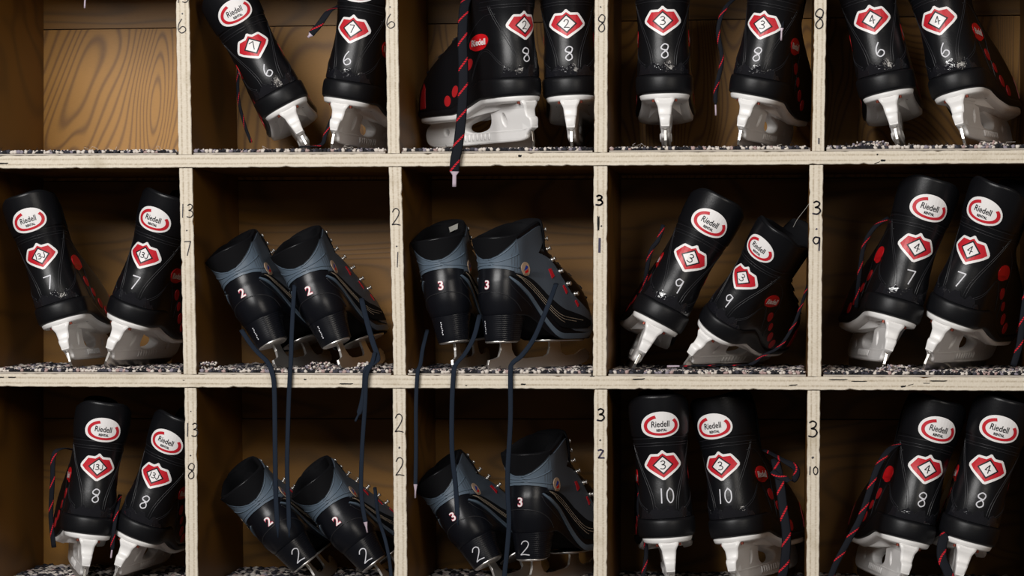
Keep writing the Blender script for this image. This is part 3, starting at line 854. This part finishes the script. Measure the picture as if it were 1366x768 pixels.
# back boards with open joints between them
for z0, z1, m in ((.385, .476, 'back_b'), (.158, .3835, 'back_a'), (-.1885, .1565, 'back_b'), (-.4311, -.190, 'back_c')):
    y = DEPTH; e = .0004
    x0, x1 = XL-.0189, XR
    V = [(x0, y+e, z0), (x1, y+e, z0), (x1, y+e, z1), (x0, y+e, z1), (x0, y+.009, z0), (x1, y+.009, z0), (x1, y+.009, z1), (x0, y+.009, z1)]
    V = [(a, b, c+(.004*(a-.05) if abs(c-.385) < .003 or abs(c+.189) < .003 else 0)) for a, b, c in V]
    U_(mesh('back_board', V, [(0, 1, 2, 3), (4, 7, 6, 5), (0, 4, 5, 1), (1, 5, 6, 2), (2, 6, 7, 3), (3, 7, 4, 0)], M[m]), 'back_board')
y = DEPTH+.012
U_(mesh('backing_sheet', [(XL-.0189, y, -.4311), (XR, y, -.4311), (XR, y, .476), (XL-.0189, y, .476), (XL-.0189, y+.004, -.4311), (XR, y+.004, -.4311), (XR, y+.004, .476), (XL-.0189, y+.004, .476)],
        [(0, 1, 2, 3), (4, 7, 6, 5), (0, 4, 5, 1), (1, 5, 6, 2), (2, 6, 7, 3), (3, 7, 4, 0)], M['void']), 'backing_sheet')
# handwriting on the edges, each where it stands
def ink(key, txt, px, py, h, w=1.3, mat='ink', asp=1.0, slant=0, gap=.3):
    Q = strokes(txt, h*.001, w*.001, 0, 0, slant, gap, asp); c = W(px, py, 0)
    V = []; Fc = []
    for q in Q:
        b = len(V); V += [(c.x+x, -.00035+.0006, c.z+z) for x, z in q]; Fc.append(tuple(range(b, b+len(q))))
    V = [(a, b_-.0006, c_) for a, b_, c_ in V]
    if key in dividers: o = ob('marker_writing', mesh('marker_writing', V, Fc, M[mat]), dividers[key])
    else: o = ob('marker_writing', mesh('marker_writing', V, Fc, M[mat]), boards[key])
    if txt not in '.,-': o['label'] = 'handwritten %s' % txt.replace('z', '2')
ink((0, 0), '13', 243.5, -5, 17, 1.1, gap=.2, asp=.75); ink((0, 0), '.', 243, 16, 5, 2); ink((0, 0), '6', 243, 34.5, 19, 1.1)
ink((0, 1), '.', 520, 7, 5, 1.8); ink((0, 1), '6', 521.5, 28, 19, 1.1)
ink((0, 2), '.', 801, 7, 5, 1.8); ink((0, 2), '8', 803, 31, 23, 1.2, asp=.72)
ink((0, 3), '8', 1093.5, 25, 26, 1.5, asp=.75); ink((0, 3), '-', 1093, 188, 7, 1.8)
ink((1, 0), '13', 249.5, 281, 18, 1.2, gap=.2, asp=.75); ink((1, 0), '.', 249, 306, 3, 2); ink((1, 0), '7', 250.5, 331, 19, 1.2, asp=.75)
ink((1, 1), '2', 528.5, 289, 22, 1.2, asp=.75); ink((1, 1), '.', 529, 327, 3, 2); ink((1, 1), '1', 530.5, 346, 20, 1.1)
ink((1, 2), '3', 799.5, 267, 13, 2.2, 'ink_violet', asp=1.1); ink((1, 2), '.', 802, 300, 3, 2.2); ink((1, 2), '-', 801.5, 327, 18, 3, 'ink_violet')
ink((1, 3), '3', 1089.5, 277, 17, 1.9, 'ink_violet', asp=.95); ink((1, 3), '.', 1089, 304, 3, 2.6, 'ink_violet'); ink((1, 3), '9', 1089.5, 325, 18, 1.7, 'ink_violet', asp=.95)
ink((2, 0), '.', 254.5, 547.5, 2, 1.5); ink((2, 0), '13', 256, 573, 18, 1.3, gap=.2, asp=.75); ink((2, 0), '.', 254, 606, 3, 2); ink((2, 0), '8', 255.5, 628, 21, 1.2, asp=.75)
ink((2, 1), '2', 532.5, 564, 24, 1.2, asp=.7); ink((2, 1), ',', 533, 595, 5, 2); ink((2, 1), '2', 533.5, 622, 24, 1.2, asp=.7)
ink((2, 2), '3', 801.5, 553, 16, 2, 'ink_violet', asp=.95); ink((2, 2), '.', 800.5, 585.5, 3, 2.4); ink((2, 2), 'z', 801.5, 605.5, 12, 2, 'ink_violet', asp=1.1)
ink((2, 3), '3', 1084.5, 572, 21, 1.9, 'ink', asp=.85); ink((2, 3), '.', 1084, 608.5, 3.5, 3.2); ink((2, 3), '10', 1085, 627.5, 10.5, 1.3, asp=.95, gap=.22)
# dark gaps in the plies
def gap(key, px, py, w, h, sl=0):
    c = W(px, py, 0); n = 9; V = []
    pts = [(-.5, 0), (-.4, .45), (-.1, .5), (.2, .38), (.42, .5), (.5, .05), (.3, -.45), (0, -.4), (-.3, -.5)]
    V = [(c.x+a*w*.001, -.0003, c.z+(b*h+a*sl)*.001) for a, b in pts]+[(c.x, -.00045, c.z)]
    o = ob('splintered_gap', mesh('splintered_gap', V, [(i, (i+1) % n, n) for i in range(n)], M['void']), boards[key] if key not in dividers else dividers[key])
for g in ((1, 4, 218, 16, 2.2), (1, 693.5, 208, 5, 3.4), (1, 1178, 214, 7, 3), (1, 1170, 217, 8, 1.2, 3), (1, 1170.5, 206, 2.4, 2.4), (1, 936, 220.6, 5, 2.6), (2, 2, 503.2, 8, 1.8), (2, 16, 503.2, 12, 1.8), (2, 462, 511.8, 20, 1.8),
          (2, 407, 506, 4, 2), (2, 698, 512.4, 7, 2.2), (2, 622, 514, 3, 1.4), (2, 852, 505.6, 18, 2, 1), (2, 1058, 513.5, 12, 1.6, 1), (2, 1118, 506.3, 26, 1.6), (2, 1146, 508.5, 22, 1.4),
          (2, 1205, 515.3, 7, 2.4, 1), (2, 1215, 513, 8, 1, 2), (2, 1252, 508, 24, 1.7), (2, 1236, 511, 10, 1), (2, 245, 507, 3, 1), (2, 790, 501.5, 7, 1.6), ((1, 2), 798.2, 298, 3.2, 21), ((0, 2), 0, 0, 0, 0)):
    if g[3]: gap(*g)

P_ = [W(1082, 268, .001), W(1074, 279, .004), W(1064, 292, .01), W(1058, 303, .014)]
o = ob('loose_thread', tube_mesh('loose_thread', P_, .0006, .0006, M['tag'], sides=4), dividers[(1, 3)])
# ------------------------------------------------------------------ carpet in each cubby
IC = []
t_ = (1+5**.5)/2
for a, b, c in ((-1, t_, 0), (1, t_, 0), (-1, -t_, 0), (1, -t_, 0), (0, -1, t_), (0, 1, t_), (0, -1, -t_), (0, 1, -t_), (t_, 0, -1), (t_, 0, 1), (-t_, 0, -1), (-t_, 0, 1)):
    v = Vector((a, b, c)).normalized(); IC.append(v)
ICF = [(0, 11, 5), (0, 5, 1), (0, 1, 7), (0, 7, 10), (0, 10, 11), (1, 5, 9), (5, 11, 4), (11, 10, 2), (10, 7, 6), (7, 1, 8), (3, 9, 4), (3, 4, 2), (3, 2, 6), (3, 6, 8), (3, 8, 9), (4, 9, 5), (2, 4, 11), (6, 2, 10), (8, 6, 7), (9, 8, 1)]
def pile_mesh(w, seed, fluff):
    rd = random.Random(seed); V = []; Fc = []; mi = []
    def tuft(x, y, z, r, h, m):
        b = len(V); R = Matrix.Rotation(rd.random()*6.28, 3, 'Z') @ Matrix.Rotation(rd.uniform(-.5, .5), 3, 'X')
        for v in IC:
            q = R @ Vector((v.x*r*rd.uniform(.75, 1.2), v.y*r*rd.uniform(.75, 1.2), v.z*h*rd.uniform(.7, 1.2))); V.append((x+q.x, y+q.y, z+q.z))
        Fc.extend([tuple(i+b for i in f) for f in ICF]); mi.extend([m]*20)
    wt = [0, 0, 0, 0, 1, 2, 2, 2, 2, 3, 4, 4]
    y = .003
    while y < DEPTH-.006:
        front = y < .024
        st = .0052 if front else .0085
        x = -w/2+.003+rd.random()*.002
        while x < w/2-.003:
            h = rd.uniform(.0018, .0034); r = st*rd.uniform(.55, .85); m = rd.choice(wt)
            tuft(x+rd.uniform(-.0008, .0008), y+rd.uniform(-.001, .001), .0024+h*.7, r, h, m)
            if front:
                for q in range(rd.choice((1, 2, 2))):
                    tuft(x+rd.uniform(-.0025, .0025), y+rd.uniform(-.0015, .0015), rd.uniform(.0045, .0068), rd.uniform(.0012, .0021), rd.uniform(.001, .0017), rd.choice((m, m, 0, 2)))
                lump = max(0, math.sin(x*31+seed)+math.sin(x*83+seed*2)-.2)
                if fluff > 1 and rd.random() < .75*lump:
                    for q in range(3): tuft(x+rd.uniform(-.004, .004), y+rd.uniform(-.001, .003), rd.uniform(.006, .006+.0045*fluff*min(1, lump)), rd.uniform(.0013, .0026), rd.uniform(.0011, .0022), rd.choice((0, 0, 3, 1, 2)))
            x += st*rd.uniform(.75, 1.1)
        y += st*.9
    # loose fibres
    for k in range(int(6*fluff)):
        x = rd.uniform(-w/2+.02, w/2-.02); y = rd.uniform(.002, .015)
        p = [(x, y, .004)]
        for q in range(4): p.append((p[-1][0]+rd.uniform(-.008, .008), y, .006+rd.uniform(0, .006)))
        a, f, _, _ = tube(p, .0004, .0004, None, smooth=3, sides=3)
        b = len(V); V.extend([tuple(v) for v in a]); Fc.extend([tuple(i+b for i in g) for g in f]); mi.extend([rd.choice((0, 2))]*len(f))
    return mesh('pile', V, Fc, PILE, mi, True)
ROWN = ['top', 'middle', 'bottom']; COLN = ['leftmost', 'left of centre', 'centre', 'right of centre', 'rightmost']
def xin(r, c, right):     # inner faces of the cubby at the floor and at the front
    xs = [v.co.x for v in dividers[(r, c)].data.vertices if v.co.z < ZB[r]+T+.05]
    return max(xs) if right else min(xs)
pv = {}
for r in range(3):
    for c in range(5):
        x0 = xin(r, c-1, True)+.002; x1 = xin(r, c, False)-.002; w = x1-x0
        if (r, c) == (0, 2): x1 -= .0; 
        fl = {(1, 1): 2.2, (1, 4): 1.8, (0, 4): 1.5, (2, 4): 1.2}.get((r, c), 1)
        o = bpy.data.objects.new('carpet_strip', None); COL.objects.link(o); o.location = ((x0+x1)/2, .0015, ZB[r]+T+.0001)
        o['label'] = '%s speckled carpet strip on the floor of the %s cubby, %s row' % ({(1, 1): 'fluffy frayed', (1, 4): 'frayed'}.get((r, c), 'flat'), COLN[c], ROWN[r])
        o['category'] = 'carpet'; o['group'] = 'carpet strips in the cubbies'
        hw = w/2; y1 = DEPTH-.003; V = [(-hw, 0, 0), (hw, 0, 0), (hw, y1, 0), (-hw, y1, 0), (-hw, 0, .0022), (hw, 0, .0022), (hw, y1, .0022), (-hw, y1, .0022)]
        ob('backing', mesh('backing', V, [(3, 2, 1, 0), (4, 5, 6, 7), (0, 1, 5, 4), (1, 2, 6, 5), (2, 3, 7, 6), (3, 0, 4, 7)], M['mat']), o)
        key = (fl, (r*5+c) % 4, round(w, 2))
        if key not in pv: pv[key] = pile_mesh(math.floor(w*1000)/1000, r*5+c, fl)
        p = ob('pile', pv[key], o); p['kind'] = 'stuff'

# ------------------------------------------------------------------ the skates
A = dict
# top row
hockey(0, -0.2799, -9.9, -28.4, 0.991, 0.0311, '7', '6', 'black hockey skate tipped far left, sticker 7, in the second cubby of the top row',
       laces=[A(p=[(322, 60, .14), (318, 90, .13), (318, 130, .12), (326, 165, .12), (335, 190, .12)], a=0, w=.0045)])
hockey(0, -0.2527, 9.7, 9.4, 1.037, 0.0502, '7', '6', 'black hockey skate with sticker 7 standing against the divider right of its tipped mate',
       laces=[A(p=[(462, 2, .1), (448, 10, .07), (438, 16, .05), (425, 34, .045), (411, 50, .045)], w=.009, a=.006), A(p=[(450, 140, .07), (442, 160, .05), (434, 180, .04), (428, 193, .03), (400, 196, .02)], a=0)])
hockey(0, 0.026, -43.3, -3.4, 1.02, 0.0222, '2', '8', 'black hockey skate seen from its left side, wide lace hanging over the shelf edge',
       laces=[A(p=[(640, -20, .09), (622, 0, .05), (617, 40, .02), (618, 100, .008), (616, 150, .002), (611, 195, -.006), (607, 215, -.009), (606, 249, -.009)], w=.0135, t=.002, a=.017)], pox=-2)
hockey(0, 0.0774, -1.6, -2.6, 1.04, 0.0335, '2', '8', 'black hockey skate with sticker 2 seen from behind, beside the one seen from its side')
hockey(0, 0.2035, -2.1, -1.3, 1.051, 0.0255, '3', '8', 'black hockey skate with sticker 3, number 8, upright and straight from behind, top row')
hockey(0, 0.2999, 15.3, 11.1, 1.014, 0.0168, '3', '8', 'black hockey skate with sticker 3, number 8, turned right, lace tip beside its sticker',
       laces=[A(p=[(1056, -6, .05), (1050, 8, .028), (1044, 26, .02), (1042, 54, .018)], w=.006, a=.016), A(p=[(990, -10, .1), (968, 10, .08), (958, 40, .07), (963, 80, .07), (955, 120, .07), (955, 154, .07)], a=.016)])
hockey(0, 0.5109, 4.2, -11.8, 1.06, 0.0184, '4', '6', 'black hockey skate with sticker 4, number 6, blade post narrow, left of its mate')
hockey(0, 0.5979, 19.1, -13.4, 1.06, 0.0185, '4', '6', 'black hockey skate with sticker 4, number 6, blade turned right, at the top right')
# middle row
hockey(1, -0.6076, -1.3, -16.8, 0.988, 0.0253, '13J', '7', 'black hockey skate with sticker 13J, number 7, leaning left, in the middle row', flat=True)
hockey(1, -0.5708, 8.8, 19.6, 1.012, 0.0574, '13J', '7', 'black hockey skate with sticker 13J, number 7, leaning right against the divider')
hockey(1, 0.1589, -5.4, 27.8, 1.039, 0.0242, '3', '9', 'black hockey skate with number 9, whole and leaning right, left of its more tilted mate',
       laces=[A(p=[(885, 300, .1), (878, 320, .09), (868, 335, .09), (862, 365, .09), (858, 400, .1)], a=0)])
hockey(1, 0.2235, 29.1, 36.3, 0.943, 0.0717, '3', '9', 'black hockey skate with number 9, tilted far right, its lace lying on the carpet',
       laces=[A(p=[(1078, 380, .08), (1068, 410, .05), (1058, 435, .035), (1040, 462, .02), (1018, 474, .012), (1000, 486, .009), (960, 487, .008), (920, 488, .008), (890, 488.5, .008)], w=.0045, a=.014)])
hockey(1, 0.489, -9, 16.5, 1.05, 0.0229, '4', '7', 'black hockey skate with sticker 4, number 7, toe to the left, middle row', flat=True,
       laces=[A(p=[(1185, 290, .1), (1165, 305, .09), (1152, 330, .09), (1146, 370, .09), (1142, 410, .1)], a=0)])
hockey(1, 0.544, 23.7, 21.7, 1.06, 0.0458, '4', '7', 'black hockey skate with sticker 4, number 7, blade seen from its right side, middle row', flat=True,
       laces=[A(p=[(1372, 380, .03), (1368, 400, .02), (1364, 430, .014), (1360, 460, .012), (1352, 488, .01)], w=.009, a=0)])
# bottom row
hockey(2, -0.5915, -20, 7.4, 1.0, 0.022, '13J', '8', 'black hockey skate with sticker 13J, number 8, nearly upright, left one of the pair',
       laces=[A(p=[(100, 600, .1), (84, 598, .08), (72, 606, .07), (70, 640, .07), (68, 690, .08), (72, 730, .08)], w=.007, a=0)])
hockey(2, -0.5585, 4, 21.6, 0.985, 0.05, '13J', '8', 'black hockey skate with sticker 13J, number 8, leaning right onto the divider',
       laces=[A(p=[(160, 660, .09), (156, 680, .06), (152, 705, .05), (150, 728, .05), (148, 744, .05)], a=.012)])
hockey(2, 0.2122, -4.6, -4.0, 1.051, 0.0219, '3', '10', 'black hockey skate with number 10 seen straight from behind, left one of the pair',
       laces=[A(p=[(856, 640, .1), (852, 680, .09), (862, 730, .08), (858, 768, .07), (856, 780, .07)], a=0)])
hockey(2, 0.2973, 19.5, -8.6, 1.043, 0.0421, '3', '10', 'black hockey skate with number 10 turned right, broad lace hanging past its blade',
       laces=[A(p=[(1020, 600, .11), (1042, 612, .06), (1062, 625, .05), (1058, 640, .045), (1040, 636, .045), (1030, 628, .05)], w=.009, a=0), A(p=[(1034, 612, .07), (1040, 640, .045), (1045, 680, .03), (1049, 710, .024), (1048, 740, .02), (1044, 766, .018), (1036, 783, .012)], w=.0125, a=0)])
hockey(2, 0.5117, -11.6, 13.8, 1.05, 0.0353, '4', '8', 'black hockey skate with sticker 4, number 8, large red dot and blade side showing', flat=True,
       laces=[A(p=[(1205, 590, .08), (1186, 600, .06), (1170, 625, .045), (1160, 655, .035), (1148, 690, .026), (1132, 720, .02), (1116, 750, .016), (1104, 780, .012)], w=.0085, a=0)])
hockey(2, 0.5823, 1.4, 15.2, 1.07, 0.0236, '4', '8', 'black hockey skate with sticker 4, number 8, seen from behind in the bottom right corner',
       laces=[A(p=[(1290, 690, .08), (1262, 712, .04), (1256, 740, .03), (1264, 762, .022), (1272, 784, .018)], w=.013, a=0)])
# figure skates
figure(1, -0.3237, 9.5, -26.5, 0.996, 0.0287, '2', None, 'grey and black figure skate with number 2, middle row, left one of the leaning pair',
       laces=[A(p=[(322, 440, .05), (334, 458, .03), (345, 471, .015), (357, 483, .004), (363, 497, -.006), (366, 520, -.007), (367, 600, -.007), (368, 660, -.007), (371, 717, -.007)], w=.0068, a=.012),
              A(p=[(393, 380, .05), (391, 410, .03), (389, 450, .012), (388, 483, .001), (387, 497, -.006), (385, 540, -.007), (383, 620, -.007), (385, 680, -.007), (386, 717, -.007)], w=.0062, a=.012)])
figure(1, -0.2356, 6.5, -23.9, 1.006, 0.0329, '2', None, 'grey and black figure skate with number 2, middle row, right one of the leaning pair',
       laces=[A(p=[(482, 398, .08), (490, 430, .05), (497, 455, .03), (504, 478, .008), (496, 486, -.001), (488, 494, -.006), (486, 520, -.007), (481, 545, -.007), (474, 562, -.007)], w=.0075, a=.012),
              A(p=[(500, 470, .012), (496, 485, -.001), (489, 500, -.0085), (487, 540, -.008), (483, 600, -.007), (482, 660, -.007), (490, 710, -.007)], w=.006, a=.012, tip=True)])
figure(1, -0.0815, 5.8, -9.2, 0.991, 0.0263, '3', None, 'grey and black figure skate with number 3, middle row, white tag inside its collar', tag=True,
       laces=[A(p=[(570, 440, .06), (564, 465, .03), (561, 485, .003), (557, 498, -.006), (555, 540, -.007), (555, 600, -.007), (554, 664, -.007)], w=.0056, a=.018, tip=True),
              A(p=[(640, 420, .06), (632, 450, .035), (620, 472, .015), (608, 486, .001), (605, 500, -.006), (603, 540, -.007), (603, 600, -.007), (608, 650, -.007), (611, 700, -.007)], w=.0066, a=.012)])
figure(1, -0.0325, 31, -2.4, 0.987, 0.022, '3', None, 'grey and black figure skate with number 3, middle row, whole blade seen from the side',
       laces=[A(p=[(742, 378, .04), (734, 400, .012), (724, 425, .004), (712, 452, .002), (696, 474, .001), (684, 484, -.001), (681, 497, -.006), (681, 560, -.007), (677, 640, -.007), (679, 700, -.007), (673, 768, -.006), (672, 790, -.006)], w=.0066, a=.0)])
figure(2, -0.2682, -3, -38.5, 0.98, 0.044, '2', '2', 'grey and black figure skate with pen 2 and pink 2, bottom row, left of pair')
figure(2, -0.1769, 3, -38, 0.98, 0.046, '2', '2', 'grey and black figure skate with pen 2 and pink 2, bottom row, right of pair',
       laces=[A(p=[(500, 650, .08), (505, 690, .04), (514, 720, .02), (520, 750, .012), (523, 785, .008)], w=.005, a=0)])
figure(2, -0.029, 15, -33, 0.98, 0.05, '3', '2', 'grey and black figure skate with pink 3 and pen 2, bottom row, tipped left')
figure(2, 0.0110, 22, -3, 1.01, 0.0508, '3', '2', 'grey and black figure skate with pink 3 and pen 2, bottom row, upright, turned right')
# the end of a lace from the shelf above
o = ob('shoelace', tube_mesh('shoelace', [W(118, -92, .05), W(116, -97, .01), W(115, -92, -.005), W(114, -60, -.006), W(114, -20, -.006), W(113, 11, -.006)], .006, .002, [M['navy_lace'], M['aglet']], aglet=.014))
o['label'] = 'tip of a shoelace hanging down above the empty cubby'; o['category'] = 'shoelace'
